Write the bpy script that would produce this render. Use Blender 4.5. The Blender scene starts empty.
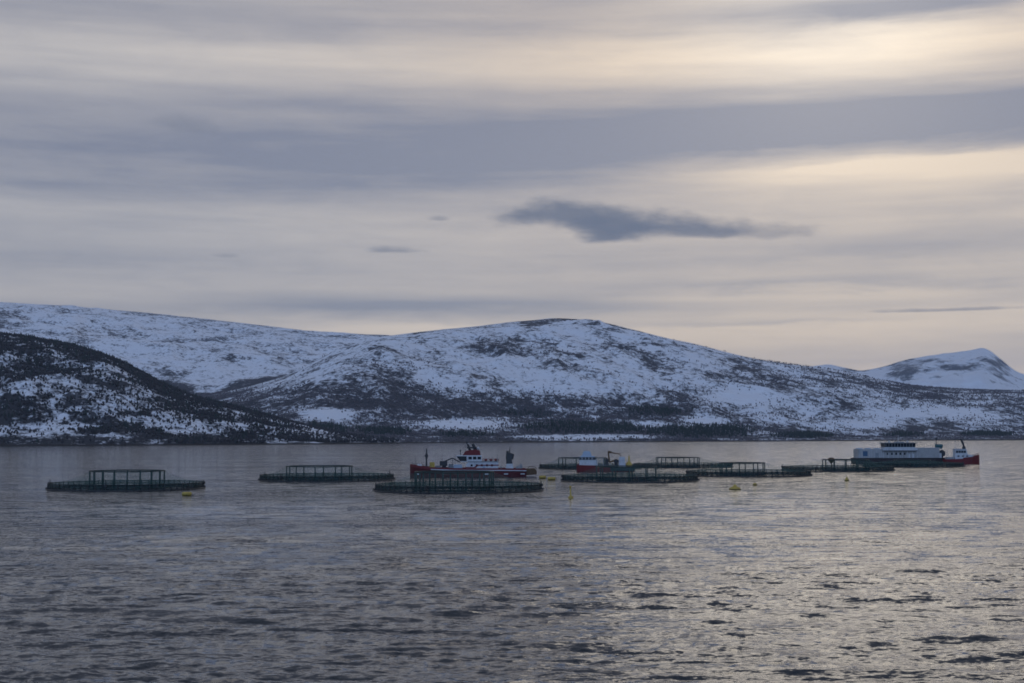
import bpy, math, random
import numpy as np
from mathutils import Matrix, Vector

R = math.radians
scene = bpy.context.scene
COL = scene.collection
random.seed(4)

# ------------------------------------------------------------------ camera
F = 1422.2           # focal length in pixels of a 1024 wide picture (50 mm)
YH = 436.0           # picture row of the true horizon
CAMH = 16.0          # metres above the water: a ship's upper deck
cam_d = bpy.data.cameras.new('camera')
cam = bpy.data.objects.new('camera', cam_d); COL.objects.link(cam)
cam_d.lens = 50; cam_d.sensor_width = 36
cam_d.clip_start = 0.5; cam_d.clip_end = 90000
PITCH = math.atan((YH - 341.5) / F)
cam.matrix_world = (Matrix.Translation((0, 0, CAMH)) @ Matrix.Rotation(R(90) + PITCH, 4, 'X')
                    @ Matrix.Rotation(R(-0.15), 4, 'Z'))
scene.camera = cam

# ------------------------------------------------------------------ sky and sun
SUN_AZ, SUN_EL = R(13.0), R(18.0)          # right of the view axis, above the top edge
sun_dir = Vector((math.sin(SUN_AZ) * math.cos(SUN_EL), math.cos(SUN_AZ) * math.cos(SUN_EL), math.sin(SUN_EL)))

sd = bpy.data.lights.new('sun', 'SUN'); sd.energy = 0.5; sd.angle = R(20); sd.color = (1.0, 0.90, 0.76)
so = bpy.data.objects.new('sun', sd); COL.objects.link(so)
so.rotation_euler = sun_dir.to_track_quat('Z', 'Y').to_euler()

view = scene.view_settings
scene.display_settings.display_device = 'sRGB'
view.view_transform = 'Standard'; view.look = 'None'; view.gamma = 1.0; view.exposure = -2.6        # low winter sun behind cloud, exposed for the sky
view.use_curve_mapping = False
scene.cycles.max_bounces = 4
scene.cycles.volume_bounces = 1
scene.cycles.transparent_max_bounces = 24
scene.cycles.use_denoising = True
scene.cycles.pixel_filter_type = 'BLACKMAN_HARRIS'; scene.cycles.filter_width = 1.7


class NT:
    """small helper to write node trees"""
    def __init__(self, tree):
        self.t = tree; tree.nodes.clear()

    def n(self, kind, **kw):
        nd = self.t.nodes.new(kind)
        for k, v in kw.items(): setattr(nd, k, v)
        return nd

    def put(self, sock, v):
        if isinstance(v, bpy.types.NodeSocket): self.t.links.new(v, sock)
        elif v is not None: sock.default_value = v

    def math(self, op, a, b=None, c=None, clamp=False):
        nd = self.n('ShaderNodeMath', operation=op, use_clamp=clamp)
        for i, v in enumerate((a, b, c)):
            if v is not None: self.put(nd.inputs[i], v)
        return nd.outputs[0]

    def vmath(self, op, a, b=None):
        nd = self.n('ShaderNodeVectorMath', operation=op)
        self.put(nd.inputs[0], a)
        if b is not None: self.put(nd.inputs[1], b)
        return nd.outputs['Value'] if op in ('DOT_PRODUCT', 'LENGTH') else nd.outputs[0]

    def mix(self, f, a, b, blend='MIX'):
        nd = self.n('ShaderNodeMix', data_type='RGBA', blend_type=blend)
        self.put(nd.inputs['Factor'], f); self.put(nd.inputs['A'], a); self.put(nd.inputs['B'], b)
        return nd.outputs['Result']

    def noise(self, vec, scale, detail=3.0, rough=0.5, dist=0.0):
        nd = self.n('ShaderNodeTexNoise')
        self.put(nd.inputs['Vector'], vec)
        nd.inputs['Scale'].default_value = scale; nd.inputs['Detail'].default_value = detail
        nd.inputs['Roughness'].default_value = rough; nd.inputs['Distortion'].default_value = dist
        return nd

    def step(self, v, lo, hi, a=0.0, b=1.0):
        nd = self.n('ShaderNodeMapRange', interpolation_type='SMOOTHSTEP')
        self.put(nd.inputs['Value'], v)
        for k, x in (('From Min', lo), ('From Max', hi), ('To Min', a), ('To Max', b)): self.put(nd.inputs[k], x)
        return nd.outputs['Result']

    def ramp(self, v, stops, interp='EASE'):
        nd = self.n('ShaderNodeValToRGB'); cr = nd.color_ramp; cr.interpolation = interp
        while len(cr.elements) < len(stops): cr.elements.new(0.5)
        for e, (p, c) in zip(cr.elements, stops):
            e.position = p
            e.color = (c, c, c, 1) if not hasattr(c, '__len__') else (*c, 1)
        self.put(nd.inputs['Fac'], v)
        return nd.outputs['Color']


def el_of(py):                       # sine of the elevation seen at picture row py
    return math.sin(math.atan((YH - py) / F))


world = bpy.data.worlds.new('World'); scene.world = world; world.use_nodes = True
world.cycles.sampling_method = 'MANUAL'; world.cycles.sample_map_resolution = 512
W = NT(world.node_tree)
out = W.n('ShaderNodeOutputWorld'); bg = W.n('ShaderNodeBackground')
bg.inputs['Strength'].default_value = 0.15
W.t.links.new(bg.outputs[0], out.inputs[0])
sky = W.n('ShaderNodeTexSky', sky_type='NISHITA')
sky.sun_disc = False; sky.sun_elevation = SUN_EL; sky.sun_rotation = SUN_AZ
sky.altitude = 0; sky.air_density = 1.0; sky.dust_density = 0.25; sky.ozone_density = 1.0
D = W.n('ShaderNodeTexCoord').outputs['Generated']
sep = W.n('ShaderNodeSeparateXYZ'); W.put(sep.inputs[0], D)
dx, dy, dz = sep.outputs
# long flat cloud sheets: noise stretched along the horizon
st = W.vmath('MULTIPLY', D, (1.6, 1.6, 26.0))
warp = W.noise(st, 1.0, 3.0, 0.5).outputs['Fac']
warp2 = W.noise(W.vmath('MULTIPLY', D, (5.0, 5.0, 60.0)), 1.0, 4.0, 0.55).outputs['Fac']
e1 = W.math('MULTIPLY_ADD', W.math('SUBTRACT', warp, 0.5), 0.020, dz)
e2 = W.math('MULTIPLY_ADD', W.math('SUBTRACT', warp2, 0.5), 0.010, e1)
e3 = W.math('MULTIPLY_ADD', dx, -0.012, e2)
TOP = 0.42
bands = [(600, .45), (436, .42), (395, .42), (372, .50), (350, .40), (334, .16), (322, .34), (310, .62), (300, .60),
         (284, .42), (268, .50), (250, .58), (232, .50), (212, .46), (196, .56), (184, .72), (165, .86), (140, .90), (112, .78),
         (98, .62), (84, .30), (66, .08), (50, .14), (34, .40), (16, .52), (0, .50), (-40, .72), (-90, .70), (-140, .82)]
stops = [(max(0, min(1, (el_of(py) / TOP))), c) for py, c in bands] + [(1.0, .88)]
cover_b = W.ramp(W.math('DIVIDE', e3, TOP, clamp=True), stops, 'B_SPLINE')
fine = W.noise(W.vmath('MULTIPLY', D, (7.0, 7.0, 120.0)), 1.0, 6.0, 0.6).outputs['Fac']
wisp = W.noise(W.vmath('MULTIPLY', D, (14.0, 14.0, 60.0)), 1.0, 6.0, 0.65, 0.6).outputs['Fac']
c1 = W.math('MULTIPLY_ADD', W.math('SUBTRACT', fine, 0.5), 0.42, cover_b)
broad = W.noise(W.vmath('MULTIPLY', D, (3.2, 3.2, 34.0)), 1.0, 4.0, 0.5, 0.3).outputs['Fac']
c2 = W.math('MULTIPLY_ADD', W.math('SUBTRACT', wisp, 0.5), 0.34, c1)
c2 = W.math('MULTIPLY_ADD', W.math('SUBTRACT', broad, 0.5), 0.75, c2)
# thin place in the sheet, low on the sun's side
az = W.math('ARCTAN2', dx, dy)
gx = W.math('DIVIDE', W.math('SUBTRACT', az, 0.335), 0.19)
gy = W.math('DIVIDE', W.math('SUBTRACT', e2, el_of(176)), 0.0125)
gap = W.math('EXPONENT', W.math('MULTIPLY', W.math('ADD', W.math('MULTIPLY', gx, gx), W.math('MULTIPLY', gy, gy)), -1.0))
c3 = W.math('SUBTRACT', c2, W.math('MULTIPLY', gap, 0.50))
# longer strips of thicker and thinner cloud in the sheet: (column, row, half width, half height, change)
def az_of(px): return math.atan((px - 512) / F)


ew = W.math('MULTIPLY_ADD', W.math('SUBTRACT', wisp, 0.5), 0.010, e2)
for px_, py_, wx_, wy_, k_ in ((440, 309, 190, 11, .42), (400, 329, 130, 5, -.34), (1010, 162, 130, 4, -.40), (930, 20, 170, 13, .60), (850, 58, 200, 10, -.10), (940, 172, 200, 7, -.65), (800, 285, 160, 5, .26),
                               (760, 323, 130, 3, .30), (880, 262, 170, 16, .16), (820, 300, 230, 6, -.26), (840, 128, 360, 20, .42), (100, 18, 320, 18, .24), (200, 150, 420, 34, .06), (150, 262, 280, 22, .20), (960, 365, 200, 9, .18)):
    a_ = W.math('DIVIDE', W.math('SUBTRACT', az, az_of(px_)), wx_ / F)
    b_ = W.math('DIVIDE', W.math('SUBTRACT', ew, el_of(py_)), wy_ / F)
    g_ = W.math('EXPONENT', W.math('MULTIPLY', W.math('MULTIPLY_ADD', a_, a_, W.math('MULTIPLY', b_, b_)), -1.0))
    c3 = W.math('MULTIPLY_ADD', g_, k_, c3)
cover = W.math('MAXIMUM', W.math('MINIMUM', c3, 1.0), 0.0)
# light coming through: warm and bright round the sun, bluer away from it, raised behind the camera to light the snow
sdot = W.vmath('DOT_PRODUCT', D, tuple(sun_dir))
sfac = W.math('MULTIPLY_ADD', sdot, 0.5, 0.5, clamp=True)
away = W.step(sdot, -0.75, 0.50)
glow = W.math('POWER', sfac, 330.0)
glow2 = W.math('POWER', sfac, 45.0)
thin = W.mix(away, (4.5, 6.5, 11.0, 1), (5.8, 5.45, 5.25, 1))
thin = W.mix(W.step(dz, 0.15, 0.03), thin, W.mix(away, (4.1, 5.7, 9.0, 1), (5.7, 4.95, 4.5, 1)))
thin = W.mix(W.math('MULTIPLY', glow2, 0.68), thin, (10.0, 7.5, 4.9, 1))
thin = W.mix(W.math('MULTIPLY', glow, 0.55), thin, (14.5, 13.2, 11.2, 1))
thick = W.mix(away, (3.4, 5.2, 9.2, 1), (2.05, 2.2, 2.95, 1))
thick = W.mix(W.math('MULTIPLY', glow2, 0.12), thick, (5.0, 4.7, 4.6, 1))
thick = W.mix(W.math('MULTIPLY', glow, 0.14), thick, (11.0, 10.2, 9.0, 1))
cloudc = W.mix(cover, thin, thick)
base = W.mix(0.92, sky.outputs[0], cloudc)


def puff(base, az0, el0, wa, we, dens, rough, seed):
    """one low cloud: a ragged ellipse in the sky"""
    v = W.vmath('ADD', W.vmath('MULTIPLY', D, (rough, rough, rough * 2.6)), (seed, seed * 1.7, 0.0))
    nz = W.noise(v, 1.0, 4.0, 0.6).outputs['Fac']
    nz2 = W.noise(v, 0.35, 1.0, 0.5).outputs['Fac']
    a = W.math('DIVIDE', W.math('SUBTRACT', az, az0), wa)
    lift = W.math('MULTIPLY', W.math('SUBTRACT', nz2, 0.5), we * 1.2)
    e = W.math('DIVIDE', W.math('SUBTRACT', W.math('ADD', dz, lift), el0), we)
    e = W.math('MULTIPLY', e, W.step(e, -0.6, 0.6, 1.45, 0.9))        # flatter below
    rr = W.math('SQRT', W.math('ADD', W.math('MULTIPLY', a, a), W.math('MULTIPLY', e, e)))
    f = W.math('ADD', W.math('SUBTRACT', 1.0, rr), W.math('MULTIPLY', W.math('SUBTRACT', nz, 0.5), 1.35))
    return W.mix(W.math('MULTIPLY', W.step(f, 0.02, 0.80), dens), base, (1.55, 1.85, 2.55, 1))


def az_of(px): return math.atan((px - 512) / F)
base = puff(base, az_of(566), el_of(221), 0.062, 0.0155, 0.90, 26.0, 3.1)
base = puff(base, az_of(660), el_of(229), 0.070, 0.0125, 0.88, 26.0, 7.7)
base = puff(base, az_of(705), el_of(231), 0.050, 0.0095, 0.80, 26.0, 2.6)
base = puff(base, az_of(622), el_of(227), 0.050, 0.0125, 0.85, 22.0, 5.9)
base = puff(base, az_of(612), el_of(239), 0.030, 0.0085, 0.90, 30.0, 1.9)
base = puff(base, az_of(770), el_of(236), 0.046, 0.0090, 0.45, 40.0, 2.3)
base = puff(base, az_of(392), el_of(251), 0.026, 0.0040, 0.60, 40.0, 5.2)
base = puff(base, az_of(440), el_of(218), 0.012, 0.0030, 0.42, 46.0, 9.4)
base = puff(base, az_of(225), el_of(257), 0.014, 0.0030, 0.30, 46.0, 4.4)
base = puff(base, az_of(180), el_of(128), 0.030, 0.0085, 0.30, 46.0, 6.6)
base = puff(base, az_of(955), el_of(316), 0.070, 0.0022, 0.55, 30.0, 8.3)
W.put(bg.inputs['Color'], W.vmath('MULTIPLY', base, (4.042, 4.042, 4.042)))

# ------------------------------------------------------------------ materials
MATS = {}


def principled(name):
    m = bpy.data.materials.new(name); m.use_nodes = True
    t = NT(m.node_tree)
    o = t.n('ShaderNodeOutputMaterial'); p = t.n('ShaderNodeBsdfPrincipled')
    t.t.links.new(p.outputs[0], o.inputs[0])
    MATS[name] = m
    return m, t, p, o


def paint(name, c, rough=0.5, metal=0.0, wear=0.55, dirt=(0.10, 0.08, 0.07), scale=0.5):
    """weathered paint: two noises of fading and streaky dirt"""
    m, t, p, o = principled(name)
    co = t.n('ShaderNodeTexCoord').outputs['Object']
    n1 = t.noise(t.vmath('MULTIPLY', co, (1, 1, 0.35)), scale, 5, 0.65).outputs['Fac']
    n2 = t.noise(co, scale * 6, 4, 0.6).outputs['Fac']
    fade = t.mix(t.step(n2, 0.3, 0.7), (*[x * 0.82 for x in c], 1), (*[min(1, x * 1.12) for x in c], 1))
    col = t.mix(t.step(n1, 0.52, 0.80, 0.0, wear), fade, (*dirt, 1))
    t.put(p.inputs['Base Color'], col)
    t.put(p.inputs['Roughness'], t.step(n1, 0.3, 0.7, rough, min(1, rough + 0.2)))
    p.inputs['Metallic'].default_value = metal
    return m


paint('red_paint', (0.16, 0.014, 0.017)); paint('dark_red_paint', (0.105, 0.014, 0.018)); paint('white_paint', (0.56, 0.58, 0.60))
paint('pale_blue_paint', (0.34, 0.42, 0.50)); paint('blue_paint', (0.05, 0.12, 0.21)); paint('grey_paint', (0.25, 0.27, 0.28))
paint('dark_steel', (0.035, 0.04, 0.045), 0.55); paint('black_pipe', (0.022, 0.026, 0.028), 0.5)
paint('yellow_paint', (0.46, 0.33, 0.06)); paint('green_pipe', (0.012, 0.026, 0.026), 0.55); paint('teal_paint', (0.03, 0.11, 0.12))
paint('hull_brown', (0.030, 0.020, 0.022)); paint('barge_grey', (0.40, 0.40, 0.39), wear=0.6); paint('deck_steel', (0.10, 0.13, 0.12), 0.7); paint('brown_gear', (0.12, 0.075, 0.04), 0.8); paint('orange_paint', (0.60, 0.15, 0.03))
m, t, p, o = principled('glass'); p.inputs['Base Color'].default_value = (0.012, 0.018, 0.024, 1); p.inputs['Roughness'].default_value = 0.08


def net(name, c, cover):
    """fine netting, far below the size of a pixel: threads and holes averaged"""
    m, t, p, o = principled(name)
    p.inputs['Base Color'].default_value = (*c, 1); p.inputs['Roughness'].default_value = 0.8
    co = t.n('ShaderNodeTexCoord').outputs['Object']
    nz = t.noise(co, 0.35, 4, 0.6).outputs['Fac']
    tr = t.n('ShaderNodeBsdfTransparent'); mx = t.n('ShaderNodeMixShader')
    t.put(mx.inputs[0], t.step(nz, 0.25, 0.75, cover * 0.7, min(1, cover * 1.3)))
    t.t.links.new(tr.outputs[0], mx.inputs[1]); t.t.links.new(p.outputs[0], mx.inputs[2]); t.t.links.new(mx.outputs[0], o.inputs[0])
    return m


net('bird_net', (0.055, 0.21, 0.18), 0.11); net('side_net', (0.016, 0.056, 0.050), 0.66)

# water
m, t, p, o = principled('sea_water')
p.inputs['Base Color'].default_value = (0.010, 0.020, 0.026, 1)
p.inputs['Roughness'].default_value = 0.07; p.inputs['IOR'].default_value = 1.333
geo = t.n('ShaderNodeNewGeometry')
pos = geo.outputs['Position']


def slope(vec_scale, detail, rough, k, dist=0.0, rot=0.0):
    mp = t.n('ShaderNodeMapping'); t.put(mp.inputs['Vector'], pos)
    mp.inputs['Scale'].default_value = vec_scale; mp.inputs['Rotation'].default_value = (0, 0, rot)
    c = t.noise(mp.outputs[0], 1.0, detail, rough, dist).outputs['Color']
    c = t.vmath('SUBTRACT', c, (0.5, 0.5, 0.5))
    return t.vmath('MULTIPLY', c, (k * 0.7, k, 0.0))


gust = t.noise(t.vmath('MULTIPLY', pos, (0.004, 0.018, 0)), 1.0, 7, 0.64, 0.4).outputs['Fac']
gf = t.step(gust, 0.32, 0.68, 0.50, 1.40)
s = t.vmath('ADD', slope((1.3, 2.6, 1.0), 4, 0.66, 1.15, 0.2, 0.12), slope((0.13, 0.48, 1), 4, 0.62, 0.95, 0.3, -0.1))
sc = t.n('ShaderNodeVectorMath', operation='SCALE'); t.put(sc.inputs[0], s); t.put(sc.inputs['Scale'], gf)
nrm = t.vmath('NORMALIZE', t.vmath('ADD', geo.outputs['Normal'], sc.outputs[0]))
t.put(p.inputs['Normal'], nrm)


# snow-covered ground with bare scrub and rock
def ground_mat(name, grain, scrub=((0.085, 0.080, 0.086, 1), (0.045, 0.045, 0.050, 1))):
    m, t, p, o = principled(name)
    pos = t.n('ShaderNodeNewGeometry').outputs['Position']
    at = t.n('ShaderNodeAttribute', attribute_name='bare').outputs['Fac']
    rk = t.n('ShaderNodeAttribute', attribute_name='rock').outputs['Fac']
    n1 = t.noise(pos, 1.0 / grain, 6, 0.68, 0.4).outputs['Fac']
    n2 = t.noise(t.vmath('MULTIPLY', pos, (1, 1.0, 2.2)), 1.0 / (grain * 4.5), 5, 0.62, 0.6).outputs['Fac']
    nn = t.math('MULTIPLY_ADD', n1, 0.6, t.math('MULTIPLY', n2, 0.4))
    # remap noise (about 0.3..0.7) so that "bare" is the share of ground without snow
    thr = t.math('MULTIPLY_ADD', at, -0.36, 0.67)
    f = t.step(t.math('SUBTRACT', nn, thr), -0.075, 0.085)
    scr = t.mix(t.step(n1, 0.4, 0.65), scrub[0], scrub[1])
    rock = t.mix(t.step(n1, 0.35, 0.65), (0.050, 0.050, 0.055, 1), (0.10, 0.10, 0.105, 1))
    bare = t.mix(rk, scr, rock)
    snow = t.mix(n2, (0.76, 0.79, 0.84, 1), (0.88, 0.90, 0.92, 1))
    col = t.mix(f, snow, bare)
    # tide-washed rock and weed just above the water
    sp = t.n('ShaderNodeSeparateXYZ'); t.put(sp.inputs[0], pos)
    tide = t.math('MULTIPLY_ADD', n2, 2.6, 1.2)
    wet = t.step(t.math('SUBTRACT', sp.outputs[2], tide), 0.8, -0.2)
    col = t.mix(wet, col, (0.035, 0.030, 0.026, 1))
    t.put(p.inputs['Base Color'], col)
    p.inputs['Roughness'].default_value = 0.9; p.inputs['Specular IOR Level'].default_value = 0.1
    bp = t.n('ShaderNodeBump'); bp.inputs['Strength'].default_value = 0.9; bp.inputs['Distance'].default_value = grain * 0.6
    t.put(bp.inputs['Height'], n1); t.put(p.inputs['Normal'], bp.outputs[0])
    return m


ground_mat('near_ground', 10.0, ((0.045, 0.042, 0.044, 1), (0.026, 0.028, 0.030, 1))); ground_mat('mountain_ground', 15.0); ground_mat('far_ground', 90.0)


def foliage(name, c1, c2):
    m, t, p, o = principled(name)
    pos = t.n('ShaderNodeNewGeometry').outputs['Position']
    n = t.noise(pos, 0.06, 4, 0.7).outputs['Fac']
    t.put(p.inputs['Base Color'], t.mix(t.step(n, 0.35, 0.65), (*c1, 1), (*c2, 1)))
    p.inputs['Roughness'].default_value = 0.95; p.inputs['Specular IOR Level'].default_value = 0.1


foliage('bare_birch', (0.10, 0.09, 0.097), (0.155, 0.142, 0.150)); foliage('conifer', (0.022, 0.034, 0.028), (0.040, 0.050, 0.042))
foliage('scrub_birch', (0.036, 0.034, 0.035), (0.06, 0.054, 0.053))

# ------------------------------------------------------------------ noise and grids
rng = np.random.default_rng(11)
TAB = rng.random((256, 256))


def vnoise(x, y, s=0):
    xi = np.floor(x).astype(int); yi = np.floor(y).astype(int)
    fx = x - xi; fy = y - yi
    fx = fx * fx * fx * (fx * (fx * 6 - 15) + 10); fy = fy * fy * fy * (fy * (fy * 6 - 15) + 10)
    a = TAB[(xi + s * 37) & 255, (yi + s * 91) & 255]; b = TAB[(xi + 1 + s * 37) & 255, (yi + s * 91) & 255]
    c = TAB[(xi + s * 37) & 255, (yi + 1 + s * 91) & 255]; d = TAB[(xi + 1 + s * 37) & 255, (yi + 1 + s * 91) & 255]
    return (a + (b - a) * fx) + ((c + (d - c) * fx) - (a + (b - a) * fx)) * fy


def fbm(x, y, wl, octv=5, gain=0.5, s=0, ridged=False):
    tot = 0; amp = 1; nrm = 0
    for i in range(octv):
        ca, sa = math.cos(0.6 * i + s), math.sin(0.6 * i + s)
        v = vnoise((x * ca - y * sa) / wl + 17.3 * i, (x * sa + y * ca) / wl + 5.1 * i, s + i)
        v = 1 - abs(2 * v - 1) if ridged else v
        tot = tot + v * amp; nrm += amp; amp *= gain; wl *= 0.5
    return tot / nrm


def grid_mesh(name, X, Y, Z, mat, attrs=None, smooth=True):
    r, c = X.shape
    me = bpy.data.meshes.new(name)
    me.vertices.add(r * c)
    me.vertices.foreach_set('co', np.stack([X, Y, Z], -1).reshape(-1).astype(np.float32))
    i = np.arange(r * c).reshape(r, c)
    q = np.stack([i[:-1, :-1], i[:-1, 1:], i[1:, 1:], i[1:, :-1]], -1).reshape(-1, 4)
    me.loops.add(q.size); me.loops.foreach_set('vertex_index', q.reshape(-1).astype(np.int32))
    me.polygons.add(len(q)); me.polygons.foreach_set('loop_start', np.arange(0, q.size, 4, dtype=np.int32))
    for k, v in (attrs or {}).items():
        a = me.attributes.new(k, 'FLOAT', 'POINT'); a.data.foreach_set('value', v.reshape(-1).astype(np.float32))
    me.update(); me.validate()
    if smooth: me.polygons.foreach_set('use_smooth', np.ones(len(q), dtype=bool))
    me.materials.append(MATS[mat])
    ob = bpy.data.objects.new(name, me); COL.objects.link(ob)
    return ob


def struct(ob, label):
    ob['kind'] = 'structure'; ob['label'] = label
    return ob


def sstep(x, a, b):
    t = np.clip((x - a) / (b - a), 0, 1)
    return t * t * (3 - 2 * t)


# ------------------------------------------------------------------ sea
def wave_tile(L, N, lmin, lmax, lp, wdir, spread, seed, target):
    g = np.random.default_rng(seed)
    k1 = 2 * np.pi * np.fft.fftfreq(N, L / N)
    kx, ky = np.meshgrid(k1, k1, indexing='ij')
    k = np.hypot(kx, ky); k[0, 0] = 1e-6
    kp = 2 * np.pi / lp
    S = k ** -4.0 * np.exp(-1.25 * (kp / k) ** 2)
    ct = (kx * math.cos(wdir) + ky * math.sin(wdir)) / k
    S = S * (np.abs(ct) ** spread + 0.04)
    lam = 2 * np.pi / k
    S[(lam < lmin) | (lam > lmax)] = 0
    H = np.sqrt(S) * (g.normal(size=(N, N)) + 1j * g.normal(size=(N, N)))
    h0 = np.fft.ifft2(H).real
    H *= target / h0.std()
    return H, kx, ky, k, lam


def tile_levels(args, cuts, chop):
    H, kx, ky, k, lam = wave_tile(*args)
    outl = []
    for c in cuts:
        w = sstep(lam, c * 0.7, c * 1.4)
        Hf = H * w
        h = np.fft.ifft2(Hf).real
        outl.append((h, chop * np.fft.ifft2(1j * Hf * kx / k).real, chop * np.fft.ifft2(1j * Hf * ky / k).real))
    return outl


def sample(tile, L, x, y):
    N = tile.shape[0]
    u = (x / L * N) % N; v = (y / L * N) % N
    i = np.floor(u).astype(int); j = np.floor(v).astype(int); fu = u - i; fv = v - j
    i %= N; j %= N; i2 = (i + 1) % N; j2 = (j + 1) % N
    return (tile[i, j] * (1 - fu) + tile[i2, j] * fu) * (1 - fv) + (tile[i, j2] * (1 - fu) + tile[i2, j2] * fu) * fv


CUTS = [0.9, 1.8, 3.6, 7.2, 14.4, 60.0]
LA, LB = 233.0, 61.0
A = tile_levels((LA, 512, 2.4, 30.0, 8.5, R(85), 16.0, 5, 0.080), CUTS, -0.8)
B = tile_levels((LB, 256, 0.6, 3.6, 3.0, R(72), 2.0, 9, 0.043), CUTS, -0.9)
rows = [4.0]
while rows[-1] < 17500:
    r_ = rows[-1]
    rows.append(r_ + (max(0.34, r_ * r_ / (CAMH * F) * 0.72) if 62 < r_ else 1.5) if r_ < 2500 else r_ * 1.12)
rows = np.array(rows)
cols = np.concatenate([np.linspace(-180, -34, 40)[:-1], np.linspace(-34, -24, 40)[:-1], np.linspace(-24, 24, 570), np.linspace(24, 34, 40)[1:], np.linspace(34, 180, 40)[1:]])
az_c = np.radians(cols)
RR, AZ = np.meshgrid(rows, az_c, indexing='ij')
X0 = RR * np.sin(AZ); Y0 = RR * np.cos(AZ)
sp_r = np.gradient(rows)
lev = np.clip(np.log2(np.maximum(sp_r * 2.6, 0.9) / 0.9), 0, len(CUTS) - 1.001)
coarse = sstep(np.abs(cols), 25, 33)
Zw = np.zeros_like(X0); Xo = np.zeros_like(X0); Yo = np.zeros_like(X0)
for li in range(len(CUTS)):
    wgt = np.clip(1 - np.abs(lev - li), 0, 1)
    rsel = np.where(wgt > 0)[0]
    if not len(rsel): continue
    a, b = rsel[0], rsel[-1] + 1
    w2 = wgt[a:b, None]
    for T, L, rot in ((A[li], LA, 0.0), (B[li], LB, 0.5)):
        ca, sa = math.cos(rot), math.sin(rot)
        x, y = X0[a:b], Y0[a:b]
        u, v = x * ca + y * sa, -x * sa + y * ca
        ddx, ddy = sample(T[1], L, u, v), sample(T[2], L, u, v)
        Zw[a:b] += w2 * sample(T[0], L, u, v)
        Xo[a:b] += w2 * (ddx * ca - ddy * sa); Yo[a:b] += w2 * (ddx * sa + ddy * ca)
gustf = 0.70 + 0.70 * sstep(fbm(X0 * 0.6, Y0 * 1.4, 40.0, 4, 0.6, 3), 0.36, 0.72)
fade = (1 - coarse)[None, :] * sstep(RR, 30, 60) * gustf
Zw *= fade; Xo *= fade; Yo *= fade
sea = grid_mesh('sea', X0 + Xo, Y0 + Yo, Zw, 'sea_water')
struct(sea, 'choppy grey fjord water with small dark wave crests')

# ------------------------------------------------------------------ land
def interp(px, pts):
    a = np.array(pts, float)
    return np.interp(px, a[:, 0], a[:, 1])


def soft_interp(px, pts, w=1.0):
    a = np.array(pts, float)
    o = 0
    for d in (-14, -7, 0, 7, 14): o = o + np.interp(px + d * w, a[:, 0], a[:, 1])
    return o / 5


def blob(px, py, cx, cy, rx, ry):
    return np.exp(-(((px - cx) / rx) ** 2 + ((py - cy) / ry) ** 2))


def land(name, label, px0, px1, ncol, tt, ridge, shore, ridge_y, profile, bump, mat, masks, back, soft=1.0):
    """a hill: shore line, slope with spurs and gullies, ridge line, and a back slope"""
    px = np.linspace(px0, px1, ncol)
    ys = interp(px, shore) if not np.isscalar(shore) else np.full(ncol, shore)
    yr = interp(px, ridge_y) if not np.isscalar(ridge_y) else np.full(ncol, ridge_y)
    zr = CAMH + (YH - soft_interp(px, ridge, soft)) / F * yr
    T, PX = np.meshgrid(tt, px, indexing='ij')
    Y = np.where(T <= 1, ys + (yr - ys) * T, yr + (T - 1) * back)
    X = (PX - 512) / F * Y
    f = np.where(T <= 1, profile(np.minimum(T, 1), PX), 1 - sstep(T, 1.0, 2.0) * 1.05)
    Z = zr * f
    env = sstep(T, 0.0, 0.30) * (1 - 0.95 * sstep(T, 0.70, 0.97))
    big = fbm(X, Y, bump[0], 4, 0.5, 2, True) - 0.6
    mid = fbm(X, Y, bump[0] * 0.22, 4, 0.55, 6, True) - 0.6
    sml = fbm(X, Y, bump[0] * 0.045, 3, 0.6, 8) - 0.5
    scale = np.clip(zr / zr.max(), 0.12, 1)[None, :]
    Z = Z + scale * (env * big * bump[1] + (0.14 + 0.86 * env) * (mid * bump[2] + sml * bump[3]) * sstep(T, 0.02, 0.25))
    Z = Z + (fbm(X, Y, 60, 4, 0.55, 4) - 0.42) * 9 * (1 - sstep(T, 0.0, 0.2)) - 5 * (1 - sstep(T, -0.05, 0.02))
    PY = YH - F * (Z - CAMH) / Y
    gy, gx = np.gradient(Z)
    run = np.hypot(np.gradient(X, axis=0), np.gradient(Y, axis=0)) + 1e-6
    st_ = np.abs(gy) / run
    bare, rock, dens = masks(PX, PY, X, Y, Z, T, st_)
    ob = grid_mesh(name, X, Y, Z, mat, {'bare': np.clip(bare, 0, 1), 'rock': np.clip(rock, 0, 1)})
    struct(ob, label)
    return X, Y, Z, T, dens


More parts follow.
